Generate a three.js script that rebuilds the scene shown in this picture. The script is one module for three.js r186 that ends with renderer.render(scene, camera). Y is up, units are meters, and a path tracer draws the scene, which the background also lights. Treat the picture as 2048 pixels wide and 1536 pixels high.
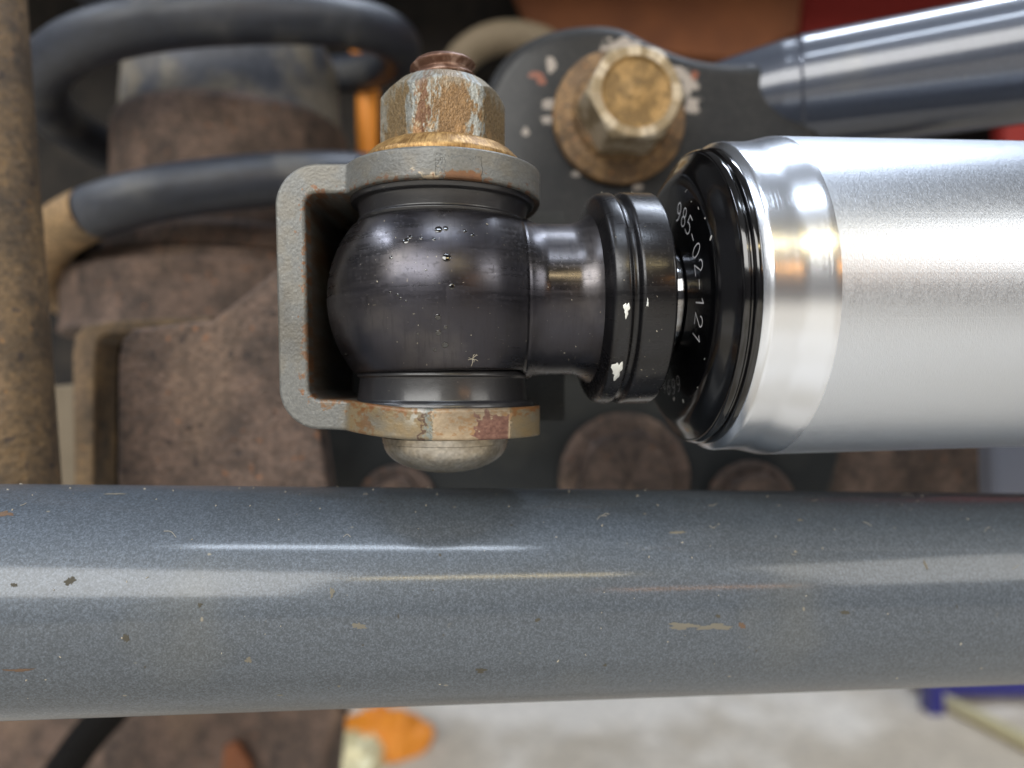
import * as THREE from 'three';
import { mergeGeometries } from 'three/addons/utils/BufferGeometryUtils.js';
import { RectAreaLightUniformsLib } from 'three/addons/lights/RectAreaLightUniformsLib.js';

// ------------------------------------------------------------------ camera, light, exposure
// Everything is laid out in millimetres in a frame whose origin is the lens (x right, y up, -z into the picture);
// the lens itself is LENS_HEIGHT above the workshop floor. Scene units are metres.
const MM = 0.001, LENS_HEIGHT = 450, F = 1500;           // F: focal length in pixels of the 2048 px wide photograph
const scene = new THREE.Scene();
const camera = new THREE.PerspectiveCamera(2 * Math.atan(768 / F) * 180 / Math.PI, 4 / 3, 0.005, 30);
camera.position.set(0, LENS_HEIGHT * MM, 0);
camera.lookAt(0, LENS_HEIGHT * MM, -1);
camera.focus = 0.106;
camera.userData.fStop = 11;
const renderer = new THREE.WebGLRenderer({ antialias: true });
renderer.setSize(1024, 768);
renderer.toneMapping = THREE.LinearToneMapping;
renderer.toneMappingExposure = 0.95;
renderer.shadowMap.enabled = true;
RectAreaLightUniformsLib.init();
scene.background = new THREE.Color(0x000000);

// ------------------------------------------------------------------ small helpers
let seed = 7;
const rnd = () => { seed = (seed * 1664525 + 1013904223) >>> 0; return seed / 4294967296; };
const rr = (a, b) => a + (b - a) * rnd();
const clamp = (x, a = 0, b = 1) => Math.min(b, Math.max(a, x));
const mix = (a, b, t) => a + (b - a) * t;
const mix3 = (a, b, t) => [mix(a[0], b[0], t), mix(a[1], b[1], t), mix(a[2], b[2], t)];
const sstep = (a, b, x) => { const t = clamp((x - a) / (b - a)); return t * t * (3 - 2 * t); };
const px = (u, v, d) => [(u - 1024) / F * d, (768 - v) / F * d, -d];      // pixel and depth -> millimetres
const roots = new Map();
const taken = {};
const numbered = (n) => { taken[n] = (taken[n] ?? -1) + 1; return taken[n] ? n + '_' + String(taken[n]).padStart(3, '0') : n; };
function thing(name, label, category, pos = [0, 0, 0], group) {
  const g = new THREE.Group(); g.name = numbered(name);
  g.position.set(pos[0] * MM, (pos[1] + LENS_HEIGHT) * MM, pos[2] * MM);
  g.userData = { label, category };
  if (group) g.userData.group = group;
  roots.set(g, pos); scene.add(g); return g;
}
function part(name, geo, mat, parent, label) {           // geo in lens millimetres
  const root = roots.get(parent);
  geo = geo.clone(); geo.translate(-root[0], -root[1], -root[2]); geo.scale(MM, MM, MM);
  const m = new THREE.Mesh(geo, mat); m.name = name; m.castShadow = m.receiveShadow = true;
  if (label) m.userData.label = label;
  parent.add(m); roots.set(m, root); return m;
}
function solo(name, geo, mat, label, category, pos, group) {
  geo = geo.clone(); geo.translate(-pos[0], -pos[1], -pos[2]); geo.scale(MM, MM, MM);
  const m = new THREE.Mesh(geo, mat); m.name = numbered(name); m.castShadow = m.receiveShadow = true;
  m.position.set(pos[0] * MM, (pos[1] + LENS_HEIGHT) * MM, pos[2] * MM);
  m.userData = { label, category }; if (group) m.userData.group = group;
  roots.set(m, pos); scene.add(m); return m;
}
function structure(name, geo, mat, pos = [0, 0, 0]) {
  const m = solo(name, geo, mat, '', '', pos); m.userData = { kind: 'structure' }; return m;
}

// ---- noise
const HS = new Float32Array(65536); for (let i = 0; i < 65536; i++) HS[i] = rnd();
const hash = (x, y, s) => HS[((x * 73 + y * 1571 + s * 9973) ^ (x * y * 31 + (y << 7))) & 65535];
function vnoise(x, y, per, s) {                          // value noise that repeats every per cells
  const xi = Math.floor(x), yi = Math.floor(y), fx = x - xi, fy = y - yi;
  const m = (a) => ((a % per) + per) % per, sx = fx * fx * (3 - 2 * fx), sy = fy * fy * (3 - 2 * fy);
  return mix(mix(hash(m(xi), m(yi), s), hash(m(xi + 1), m(yi), s), sx), mix(hash(m(xi), m(yi + 1), s), hash(m(xi + 1), m(yi + 1), s), sx), sy);
}
function fbm(x, y, per, s, oct = 5) { let a = 0, w = 0.5, t = 0; for (let o = 0; o < oct; o++) { a += w * vnoise(x, y, per, s + o); t += w; w *= 0.55; x *= 2; y *= 2; per *= 2; } return a / t; }
function texture(w, h, tileX, tileY, fn, srgb) {         // fn(u, v in 0..1) -> [r, g, b] in 0..255 or one number 0..1
  const d = new Uint8Array(w * h * 4);
  for (let j = 0; j < h; j++) for (let i = 0; i < w; i++) {
    const c = fn((i + 0.5) / w, (j + 0.5) / h), k = 4 * (j * w + i);
    if (typeof c === 'number') d[k] = d[k + 1] = d[k + 2] = clamp(c) * 255; else { d[k] = clamp(c[0], 0, 255); d[k + 1] = clamp(c[1], 0, 255); d[k + 2] = clamp(c[2], 0, 255); }
    d[k + 3] = 255;
  }
  const t = new THREE.DataTexture(d, w, h); t.wrapS = t.wrapT = THREE.RepeatWrapping;
  t.magFilter = THREE.LinearFilter; t.minFilter = THREE.LinearFilter;
  if (srgb) t.colorSpace = THREE.SRGBColorSpace;
  t.repeat.set(1 / tileX, 1 / tileY); t.needsUpdate = true; return t;
}
const colour = (w, h, tx, ty, fn) => texture(w, h, tx, ty, fn, true);

// ---- geometry
function gridGeo(nu, nv, f) {                            // f(a, b) -> [x, y, z, u, v]
  const p = [], uv = [], idx = [];
  for (let j = 0; j <= nv; j++) for (let i = 0; i <= nu; i++) { const q = f(i / nu, j / nv); p.push(q[0], q[1], q[2]); uv.push(q[3], q[4]); }
  for (let j = 0; j < nv; j++) for (let i = 0; i < nu; i++) { const a = j * (nu + 1) + i, b = a + 1, c = a + nu + 1, d = c + 1; idx.push(a, b, d, a, d, c); }
  const g = new THREE.BufferGeometry();
  g.setAttribute('position', new THREE.Float32BufferAttribute(p, 3)); g.setAttribute('uv', new THREE.Float32BufferAttribute(uv, 2));
  g.setIndex(idx); g.computeVertexNormals(); return g;
}
function flip(g) { const i = g.index.array; for (let k = 0; k < i.length; k += 3) { const t = i[k]; i[k] = i[k + 1]; i[k + 1] = t; } g.computeVertexNormals(); return g; }
function rounded(pts, n = 4) {                           // corners [s, r, fillet] -> polyline with arcs
  const out = [];
  pts.forEach((p, i) => {
    const rad = p[2] || 0;
    if (!rad || i === 0 || i === pts.length - 1) { out.push([p[0], p[1]]); return; }
    const a = pts[i - 1], b = pts[i + 1], va = [a[0] - p[0], a[1] - p[1]], vb = [b[0] - p[0], b[1] - p[1]], la = Math.hypot(...va), lb = Math.hypot(...vb);
    const t = Math.min(rad, la * 0.48, lb * 0.48), A = [p[0] + va[0] / la * t, p[1] + va[1] / la * t], B = [p[0] + vb[0] / lb * t, p[1] + vb[1] / lb * t];
    for (let k = 0; k <= n; k++) { const q = k / n; out.push([(1 - q) ** 2 * A[0] + 2 * q * (1 - q) * p[0] + q * q * B[0], (1 - q) ** 2 * A[1] + 2 * q * (1 - q) * p[1] + q * q * B[1]]); }
  });
  return out;
}
// a body turned about the x or y axis; profile [along, radius, fillet]; uv in millimetres; the seam lies away from the lens
function rev(profile, axis = 'y', seg = 96, wobble) {
  const pr = rounded(profile), n = pr.length, nrm = [];
  for (let i = 0; i < n - 1; i++) { const ds = pr[i + 1][0] - pr[i][0], dr = pr[i + 1][1] - pr[i][1], l = Math.hypot(ds, dr) || 1; nrm.push([-dr / l, ds / l]); }
  const p = [], nn = [], uv = [], idx = []; let len = 0;
  const rMax = Math.max(...pr.map((q) => q[1]));
  for (let i = 0; i < n - 1; i++) {
    const l = Math.hypot(pr[i + 1][0] - pr[i][0], pr[i + 1][1] - pr[i][1]); if (l < 1e-6) continue;
    const blend = (k) => { const o = nrm[k]; if (!o) return nrm[i]; const c = o[0] * nrm[i][0] + o[1] * nrm[i][1]; if (c < 0.72) return nrm[i]; const s = [o[0] + nrm[i][0], o[1] + nrm[i][1]], h = Math.hypot(...s); return [s[0] / h, s[1] / h]; };
    const base = p.length / 3;
    [[pr[i], blend(i - 1), len], [pr[i + 1], blend(i + 1), len + l]].forEach(([q, m, v]) => {
      for (let k = 0; k <= seg; k++) {
        const a = -Math.PI + 2 * Math.PI * k / seg, s = Math.sin(a), c = Math.cos(a), r = q[1] + (wobble ? wobble(a, q[0]) : 0);
        if (axis === 'y') { p.push(r * s, q[0], r * c); nn.push(m[1] * s, m[0], m[1] * c); } else { p.push(q[0], r * s, r * c); nn.push(m[0], m[1] * s, m[1] * c); }
        uv.push(a * rMax, v);
      }
    });
    for (let k = 0; k < seg; k++) {
      const a = base + k, b = a + 1, c = a + seg + 1, d = c + 1;
      if (axis === 'y') idx.push(a, b, d, a, d, c); else idx.push(a, d, b, a, c, d);
    }
    len += l;
  }
  const g = new THREE.BufferGeometry();
  g.setAttribute('position', new THREE.Float32BufferAttribute(p, 3)); g.setAttribute('normal', new THREE.Float32BufferAttribute(nn, 3)); g.setAttribute('uv', new THREE.Float32BufferAttribute(uv, 2));
  g.setIndex(idx);
  // winding must agree with the normals
  const P = g.attributes.position, I = g.index.array; let vote = 0;
  const A = new THREE.Vector3(), B = new THREE.Vector3(), C = new THREE.Vector3(), N = new THREE.Vector3();
  for (let k = 0; k < I.length; k += 3 * 7) { A.fromBufferAttribute(P, I[k]); B.fromBufferAttribute(P, I[k + 1]).sub(A); C.fromBufferAttribute(P, I[k + 2]).sub(A); N.fromBufferAttribute(g.attributes.normal, I[k]); vote += Math.sign(B.cross(C).dot(N)); }
  if (vote < 0) for (let k = 0; k < I.length; k += 3) { const t = I[k]; I[k] = I[k + 1]; I[k + 1] = t; }
  return g;
}
function boxUV(g) {                                      // flat mapping in millimetres by the face's main direction
  g = g.index ? g.toNonIndexed() : g; const p = g.attributes.position, uv = new Float32Array(p.count * 2);
  const a = new THREE.Vector3(), b = new THREE.Vector3(), c = new THREE.Vector3();
  for (let i = 0; i < p.count; i += 3) {
    a.fromBufferAttribute(p, i); b.fromBufferAttribute(p, i + 1); c.fromBufferAttribute(p, i + 2);
    const n = b.clone().sub(a).cross(c.clone().sub(a)), x = Math.abs(n.x), y = Math.abs(n.y), z = Math.abs(n.z);
    [a, b, c].forEach((q, k) => { const w = z >= x && z >= y ? [q.x, q.y] : y >= x ? [q.x, q.z] : [q.z, q.y]; uv[2 * (i + k)] = w[0]; uv[2 * (i + k) + 1] = w[1]; });
  }
  g.setAttribute('uv', new THREE.BufferAttribute(uv, 2)); return g;
}
// a plate: outline in lens millimetres (x, y), front face at depth d, thickness t going away from the lens, rounded edge
function plate(pts, d, t, bevel = 1, smooth = false, seg = 4) {
  const sh = new THREE.Shape();
  if (smooth) { sh.setFromPoints(new THREE.CatmullRomCurve3(pts.map((q) => new THREE.Vector3(q[0], q[1], 0)), true, 'centripetal').getPoints(140).map((q) => new THREE.Vector2(q.x, q.y))); }
  else sh.setFromPoints(pts.map((q) => new THREE.Vector2(q[0], q[1])));
  const g = new THREE.ExtrudeGeometry(sh, { depth: Math.max(0.1, t - 2 * bevel), bevelEnabled: true, bevelSize: bevel, bevelThickness: bevel, bevelOffset: -bevel, bevelSegments: seg, curveSegments: 12 });
  g.translate(0, 0, -d - t + bevel); return boxUV(g);
}
function tube(points, r, seg = 120, rad = 40, closed = false) {
  const c = new THREE.CatmullRomCurve3(points.map((q) => new THREE.Vector3(...q)), closed, 'centripetal'), g = new THREE.TubeGeometry(c, seg, r, rad, closed), l = c.getLength(), uv = g.attributes.uv;
  for (let i = 0; i < uv.count; i++) uv.setXY(i, uv.getY(i) * 2 * Math.PI * r, uv.getX(i) * l);
  return g;
}
function aim(g, from, dir, axis = 'x') {                 // turn a body built along an axis at the origin towards dir and move it
  const q = new THREE.Quaternion().setFromUnitVectors(axis === 'x' ? new THREE.Vector3(1, 0, 0) : new THREE.Vector3(0, 1, 0), new THREE.Vector3(...dir).normalize());
  return g.applyMatrix4(new THREE.Matrix4().compose(new THREE.Vector3(...from), q, new THREE.Vector3(1, 1, 1)));
}
function box(w, h, d, at, bev = 0.6) { const g = plate([[-w / 2, -h / 2], [w / 2, -h / 2], [w / 2, h / 2], [-w / 2, h / 2]], 0, d, bev); g.translate(at[0], at[1], at[2] + d / 2); return g; }

// ------------------------------------------------------------------ materials
const M = {};
const std = (o) => new THREE.MeshPhysicalMaterial(o);
{
  // rust and road dirt
  const rustFn = (a, b, dots) => (u, v) => {
    const n = fbm(u * 8, v * 8, 8, 3), f = fbm(u * 64, v * 64, 64, 11, 3), big = fbm(u * 3, v * 3, 3, 21, 3);
    let c = mix3(a, b, clamp((n - 0.5) * 3.4 + 0.5));
    c = mix3(c, [118, 98, 80], sstep(0.56, 0.78, big) * 0.35);
    c = mix3(c, dots, sstep(0.74, 0.86, fbm(u * 34, v * 34, 34, 31, 3)) * 0.75);
    c = mix3(c, [40, 32, 30], sstep(0.68, 0.78, fbm(u * 22 + 3, v * 22, 22, 41, 4)) * 0.6);
    const k = 0.72 + 0.56 * f; return [c[0] * k, c[1] * k, c[2] * k];
  };
  const rustBump = texture(512, 512, 60, 60, (u, v) => 0.5 * fbm(u * 24, v * 24, 24, 5, 4) + 0.5 * fbm(u * 90, v * 90, 90, 15, 2));
  const rust = colour(1024, 1024, 75, 75, rustFn([66, 54, 47], [94, 77, 67], [128, 82, 52]));
  M.rust = std({ map: rust, roughness: 0.75, metalness: 0.05, bumpMap: rustBump, bumpScale: 0.0007 });
  M.rustTan = std({ map: colour(512, 512, 60, 60, rustFn([68, 55, 39], [97, 78, 53], [130, 92, 50])), roughness: 0.7, bumpMap: rustBump, bumpScale: 0.00025 });
  M.coilTan = std({ map: colour(512, 512, 60, 60, rustFn([112, 92, 64], [140, 114, 80], [150, 96, 50])), roughness: 0.65, bumpMap: rustBump, bumpScale: 0.0003 });
  M.washerRust = std({ map: colour(512, 512, 40, 40, rustFn([86, 66, 43], [120, 94, 62], [160, 106, 60])), roughness: 0.62, metalness: 0.35, bumpMap: rustBump, bumpScale: 0.0002 });
  M.zinc = std({ map: colour(512, 512, 26, 26, (u, v) => {
    const n = fbm(u * 7, v * 7, 7, 61), f = fbm(u * 60, v * 60, 60, 62, 2);
    const c = mix3([132, 118, 94], [178, 166, 146], sstep(0.38, 0.62, n)), k = 0.85 + 0.3 * f; return [c[0] * k, c[1] * k, c[2] * k];
  }), roughness: 0.5, metalness: 0.55, bumpMap: rustBump, bumpScale: 0.0001 });
  M.zincFace = std({ map: colour(512, 512, 26, 26, (u, v) => {
    const n = fbm(u * 9, v * 9, 9, 65), f = fbm(u * 70, v * 70, 70, 66, 2);
    const c = mix3([112, 88, 50], [148, 118, 72], sstep(0.36, 0.66, n)), k = 0.82 + 0.34 * f; return [c[0] * k, c[1] * k, c[2] * k];
  }), roughness: 0.6, metalness: 0.3, bumpMap: rustBump, bumpScale: 0.00018 });

  // metallic grey-blue paint of the tie rod: flakes, grit, small chips
  const flake = new Float32Array(1024 * 1024); for (let i = 0; i < flake.length; i++) flake[i] = rnd();
  const paintFn = (base, hi) => (u, v) => {
    const i = Math.floor(u * 1024), j = Math.floor(v * 1024), fl = flake[j * 1024 + i], soft = fbm(u * 420, v * 420, 420, 72, 2), big = fbm(u * 5, v * 5, 5, 75, 3);
    let c = mix3(base, hi, clamp(0.35 + (soft - 0.5) * 1.1 + (fl > 0.9 ? 0.45 : 0) - (fl < 0.12 ? 0.3 : 0)));
    c = mix3(c, [104, 100, 88], sstep(0.55, 0.8, big) * 0.22);
    c = mix3(c, [52, 44, 34], sstep(0.87, 0.93, fbm(u * 70, v * 55, 70, 78, 3)) * 0.75);
    c = mix3(c, [158, 146, 122], sstep(0.87, 0.93, fbm(u * 60 + 9, v * 42, 60, 81, 3)) * 0.6);
    return c;
  };
  const peel = texture(512, 512, 14, 14, (u, v) => 0.7 * fbm(u * 20, v * 20, 20, 91, 2) + 0.3 * fbm(u * 128, v * 128, 128, 95, 1));
  const paintMap = colour(1024, 1024, 90, 90, paintFn([60, 67, 74], [98, 107, 119]));
  M.tieRod = std({ map: paintMap, roughness: 0.5, metalness: 0.25, clearcoat: 0.5, clearcoatRoughness: 0.13, bumpMap: peel, bumpScale: 0.00004 });
  M.trackPaint = std({ map: colour(512, 512, 60, 60, paintFn([44, 50, 62], [70, 76, 90])), roughness: 0.35, metalness: 0.25, clearcoat: 0.9, clearcoatRoughness: 0.07, bumpMap: peel, bumpScale: 0.00003 });
  M.greyPaint = std({ map: colour(512, 512, 80, 80, paintFn([34, 36, 37], [48, 50, 50])), roughness: 0.6, specularIntensity: 0.5, clearcoat: 0.2, clearcoatRoughness: 0.2, bumpMap: peel, bumpScale: 0.00005 });
  M.springPaint = std({ map: colour(512, 512, 120, 120, (u, v) => {
    const n = fbm(u * 6, v * 6, 6, 101), f = fbm(u * 60, v * 60, 60, 105, 2);
    const c = mix3([34, 39, 50], [88, 86, 82], sstep(0.5, 0.75, n) * 0.7), k = 0.86 + 0.28 * f; return [c[0] * k, c[1] * k, c[2] * k];
  }), roughness: 0.55, clearcoat: 0.3, clearcoatRoughness: 0.4, bumpMap: rustBump, bumpScale: 0.00012 });

  // bare aluminium: media-blasted barrel and turned end
  const grain = texture(1024, 1024, 18, 18, (u, v) => 0.6 * fbm(u * 60, v * 220, 20, 111, 2) + 0.4 * fbm(u * 140, v * 300, 20, 115, 1));
  M.aluBarrel = std({ color: new THREE.Color(0.6, 0.64, 0.7), metalness: 1, roughness: 0.47, bumpMap: grain, bumpScale: 0.000022,
    roughnessMap: texture(512, 512, 22, 22, (u, v) => 0.82 + 0.3 * (fbm(u * 60, v * 160, 60, 118, 2) - 0.5)) });
  const lathe = texture(64, 1024, 20, 6, (u, v) => 0.6 * vnoise(0, v * 256, 256, 121) + 0.4 * vnoise(0, v * 90, 90, 123));
  M.aluTurned = std({ color: new THREE.Color(0.7, 0.73, 0.78), metalness: 1, roughness: 0.25, bumpMap: lathe, bumpScale: 0.000004 });
  M.chrome = std({ color: new THREE.Color(0.72, 0.72, 0.74), metalness: 1, roughness: 0.07 });

  // black hard anodising, wiped with oil
  const smear = texture(1024, 1024, 60, 60, (u, v) => { const s = fbm(u * 5 + v * 3, v * 4 - u * 2, 5, 131, 4), t = fbm(u * 120, v * 14, 14, 135, 2), d = fbm(u * 200, v * 200, 200, 137, 1); return clamp(0.62 + (s - 0.5) * 0.9 + (t - 0.5) * 0.3 + (d > 0.8 ? 0.25 : 0)); });
  const turned = texture(64, 2048, 20, 20, (u, v) => 0.5 * vnoise(0, v * 300, 300, 141) + 0.5 * vnoise(0, v * 120, 120, 143));
  const dusty = colour(1024, 1024, 60, 60, (u, v) => { const n = fbm(u * 6, v * 6, 6, 151), sp = fbm(u * 150, v * 150, 150, 155, 1); let c = mix3([21, 21, 24], [36, 35, 38], sstep(0.42, 0.75, n)); c = mix3(c, [105, 98, 86], sp > 0.965 ? 0.6 : 0); return c; });
  const ballMap = colour(1024, 1024, 60, 60, (u, v) => { const n = fbm(u * 6, v * 6, 6, 151), sc = fbm(u * 24, v * 220, 24, 157, 2), sp = fbm(u * 150, v * 150, 150, 155, 1); let c = mix3([58, 57, 63], [78, 75, 76], sstep(0.38, 0.7, n)); c = mix3(c, [54, 53, 56], sstep(0.55, 0.8, sc) * 0.35); c = mix3(c, [150, 142, 126], sp > 0.97 ? 0.6 : 0); return c; });
  M.black = std({ map: dusty, roughness: 0.42, metalness: 0.45, roughnessMap: smear, clearcoat: 0.25, clearcoatRoughness: 0.28, bumpMap: turned, bumpScale: 0.000006 });
  M.blackBall = std({ map: ballMap, roughness: 0.5, metalness: 0.95, roughnessMap: smear, clearcoat: 0.22, clearcoatRoughness: 0.26 });
  M.blackGloss = std({ color: 0x0b0b0d, roughness: 0.14, metalness: 0.3, clearcoat: 0.6, clearcoatRoughness: 0.08 });
  M.bushing = std({ map: dusty, roughness: 0.46, clearcoat: 0.6, clearcoatRoughness: 0.18, bumpMap: peel, bumpScale: 0.00003 });
  M.oil = std({ color: 0x050404, roughness: 0.05, clearcoat: 1, clearcoatRoughness: 0.03 });
  M.bareChip = std({ color: new THREE.Color(0.72, 0.74, 0.72), metalness: 0.4, roughness: 0.5, bumpMap: rustBump, bumpScale: 0.0002 });
  M.dust = std({ color: new THREE.Color(0.34, 0.31, 0.25), roughness: 0.95 });

  // plain stuff of the background
  M.concrete = std({ map: colour(1024, 1024, 900, 900, (u, v) => { const n = fbm(u * 5, v * 5, 5, 171), f = fbm(u * 120, v * 120, 120, 175, 3); const c = mix3([190, 180, 164], [228, 222, 212], sstep(0.3, 0.62, n)), k = 0.9 + 0.2 * f; return [c[0] * k, c[1] * k, c[2] * k]; }), roughness: 0.75 });
  M.wall = std({ color: new THREE.Color(0.14, 0.14, 0.15), roughness: 0.9 });
  M.ceiling = std({ color: new THREE.Color(0.2, 0.21, 0.23), roughness: 0.9 });
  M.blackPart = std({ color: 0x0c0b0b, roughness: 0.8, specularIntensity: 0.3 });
  M.shadedChassis = std({ map: colour(256, 256, 120, 120, (u, v) => { const n = fbm(u * 8, v * 8, 8, 181), f = fbm(u * 40, v * 40, 40, 185, 2); return mix3([33, 32, 32], [52, 48, 44], clamp((n - 0.3) * 1.6 + (f - 0.5) * 0.5)); }), roughness: 0.85, specularIntensity: 0.4 });  // chassis black, with the shade under the vehicle put into its colour
  M.redPaint = std({ color: new THREE.Color(0.2, 0.01, 0.007), roughness: 0.75 });
  M.orangePaint = std({ color: new THREE.Color(0.75, 0.26, 0.02), roughness: 0.5 });
  M.orangeRust = std({ map: colour(256, 256, 90, 90, (u, v) => mix3([92, 52, 28], [126, 76, 42], fbm(u * 6, v * 6, 6, 191))), roughness: 0.8 });
  M.khaki = std({ map: colour(256, 256, 90, 90, (u, v) => mix3([98, 88, 72], [126, 114, 96], fbm(u * 6, v * 6, 6, 193))), roughness: 0.8 });
  M.dustyGrey = std({ map: colour(512, 512, 100, 100, (u, v) => { const n = fbm(u * 6, v * 6, 6, 195), f = fbm(u * 50, v * 50, 50, 197, 2); const c = mix3([74, 77, 86], [118, 112, 102], sstep(0.4, 0.7, n)), k = 0.88 + 0.24 * f; return [c[0] * k, c[1] * k, c[2] * k]; }), roughness: 0.6 });
  M.bluePaint = std({ color: new THREE.Color(0.02, 0.022, 0.22), roughness: 0.4, clearcoat: 0.4 });
  M.paleMetal = std({ color: new THREE.Color(0.7, 0.64, 0.4), roughness: 0.4, metalness: 0.3 });
  M.lavender = std({ color: new THREE.Color(0.17, 0.18, 0.22), roughness: 0.5 });
}

// ------------------------------------------------------------------ workshop: floor, shell and lamps (out of the frame but for the floor)

const slab = (w, h, d, at) => { const g = boxUV(new THREE.BoxGeometry(w, h, d)); g.translate(...at); return g; };
const ROOM = 3600, CEIL = 2550, MIDY = (CEIL - LENS_HEIGHT) / 2, TALL = CEIL + LENS_HEIGHT;
structure('floor', slab(2 * ROOM, 60, 2 * ROOM, [0, -LENS_HEIGHT - 30, 0]), M.concrete, [0, -LENS_HEIGHT, 0]);
structure('ceiling', slab(2 * ROOM, 60, 2 * ROOM, [0, CEIL + 30, 0]), M.ceiling, [0, CEIL, 0]);
structure('wall_front', slab(2 * ROOM, TALL, 80, [0, MIDY, ROOM + 40]), M.wall, [0, -LENS_HEIGHT, ROOM]);
structure('wall_back', slab(2 * ROOM, TALL, 80, [0, MIDY, -ROOM - 40]), M.wall, [0, -LENS_HEIGHT, -ROOM]);
structure('wall_left', slab(80, TALL, 2 * ROOM, [-ROOM - 40, MIDY, 0]), M.wall, [-ROOM, -LENS_HEIGHT, 0]);
structure('wall_right', slab(80, TALL, 2 * ROOM, [ROOM + 40, MIDY, 0]), M.wall, [ROOM, -LENS_HEIGHT, 0]);
function lamp(name, label, category, at, w, h, towards, rgb, nits, group) {
  const L = thing(name, label, category, at, group);
  const dir = new THREE.Vector3(...towards).sub(new THREE.Vector3(...at)).normalize();
  const q = new THREE.Quaternion().setFromRotationMatrix(new THREE.Matrix4().lookAt(new THREE.Vector3(...at), new THREE.Vector3(...towards), new THREE.Vector3(0, 1, 0.001)));
  const turn = (g) => g.applyMatrix4(new THREE.Matrix4().compose(new THREE.Vector3(...at), q, new THREE.Vector3(1, 1, 1)));
  const body = new THREE.BoxGeometry(w + 40, h + 40, 40); body.translate(0, 0, 32); part('housing', turn(body), M.wall, L);
  const pane = new THREE.BoxGeometry(w, h, 8); pane.translate(0, 0, 6);
  part('diffuser', turn(pane), new THREE.MeshStandardMaterial({ color: 0x888888, emissive: new THREE.Color(...rgb), emissiveIntensity: nits * 0.15, roughness: 0.6 }), L);
  const a = new THREE.RectAreaLight(new THREE.Color(...rgb), nits, w * MM, h * MM);
  a.name = name + '_light'; a.position.copy(dir).multiplyScalar(4 * MM); a.quaternion.copy(q); L.add(a);
  return L;
}
const HERE = [0, 0, -120];
lamp('window_light', 'broad bright window light on the front wall facing the axle', 'window', [-1250, 1560, 2700], 3000, 1500, HERE, [1.0, 0.985, 0.95], 8.5);
lamp('window_light', 'bright window light on the right wall shining on the silver barrel', 'window', [2800, 1450, 1750], 1500, 1300, HERE, [1.0, 0.975, 0.92], 5);
lamp('strip_light', 'long thin warm yellow strip light on the front wall', 'strip light', [900, 1720, 2700], 1300, 110, HERE, [1.0, 0.8, 0.42], 26);
lamp('strip_light', 'short orange strip light low on the front wall', 'strip light', [1750, 800, 2500], 800, 70, HERE, [1.0, 0.42, 0.08], 14);
lamp('ceiling_light', 'cool white ceiling light above the floor in front of the axle', 'ceiling light', [100, 2450, 1150], 1300, 200, [100, 0, 1150], [0.76, 0.86, 1.0], 30, 'ceiling lights');
lamp('ceiling_light', 'cool white ceiling light above the track bar', 'ceiling light', [900, 2450, -900], 1300, 200, [900, 0, -900], [0.76, 0.85, 1.0], 50, 'ceiling lights');
lamp('ceiling_light', 'cool white ceiling light near the left wall', 'ceiling light', [-2300, 2450, 300], 200, 1300, [-2300, 0, 300], [0.78, 0.86, 1.0], 40, 'ceiling lights');

// ------------------------------------------------------------------ steering damper: eye, neck, collar, rod, end cap, barrel
const EYE = [-10.9, 13.2, -118.8], AX = [54.3, 1.0, -6.2];
const damper = thing('steering_damper', 'silver steering damper with black eye end, collar and engraved end cap', 'steering damper', EYE);
const onAxis = (g) => aim(g, EYE, AX, 'x');
let eyePart, collarPart;
{
  // eye: a ball turned about the damper's axis, flattened above and below where the bushings sit, flowing into the neck
  const R = 17.9, H = 11.3, neck = 12.0;
  const prof = (s) => {
    const sa = 6.5, sb = 15.5, w = sb - sa;
    if (s < sa) return Math.sqrt(Math.max(0, R * R - s * s));
    const r0 = Math.sqrt(R * R - sa * sa), t = clamp((s - sa) / w), m = -sa / r0 * w;            // Hermite down to the neck
    return (2 * t ** 3 - 3 * t ** 2 + 1) * r0 + (t ** 3 - 2 * t ** 2 + t) * m + (-2 * t ** 3 + 3 * t ** 2) * neck;
  };
  const g = gridGeo(280, 260, (a, b) => {
    const ang = -Math.PI + 2 * Math.PI * a, e = b < 0.6 ? -R * Math.cos(b / 0.6 * 2.1) : mix(-R * Math.cos(2.1), 24.2, (b - 0.6) / 0.4);
    let r = prof(e); r -= 0.09 * Math.exp(-(((e - 12.1) / 0.22) ** 2));        // the thin turned line at the root of the neck
    if (e > 19.5) r += 2.6 * ((e - 19.5) / 4.7) ** 2;
    let y = r * Math.sin(ang); const z = r * Math.cos(ang);
    const lim = H + 4 * sstep(11, 15, e), k = 0.35;
    const over = Math.abs(y) - lim; if (over > -k) y = Math.sign(y) * (over > k ? lim : lim - (over - k) ** 2 / (4 * k));
    return [e, y, z, y * 1.1, e];
  });
  eyePart = part('eye', onAxis(flip(g)), M.blackBall, damper);
  collarPart = part('collar', onAxis(rev([[22.6, 11], [23.0, 13.6, 0.8], [23.6, 16.5, 0.9], [26.1, 16.9, 0.5], [26.5, 15.9, 0.3], [27.3, 15.9, 0.3], [27.7, 16.9, 0.5], [32.7, 16.9, 0.5], [32.9, 15.2, 0.4], [33.2, 8]], 'x', 160)), M.black, damper);
  part('rod', onAxis(rev([[30, 7.9], [40, 7.9]], 'x', 96)), M.chrome, damper);
}
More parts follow.
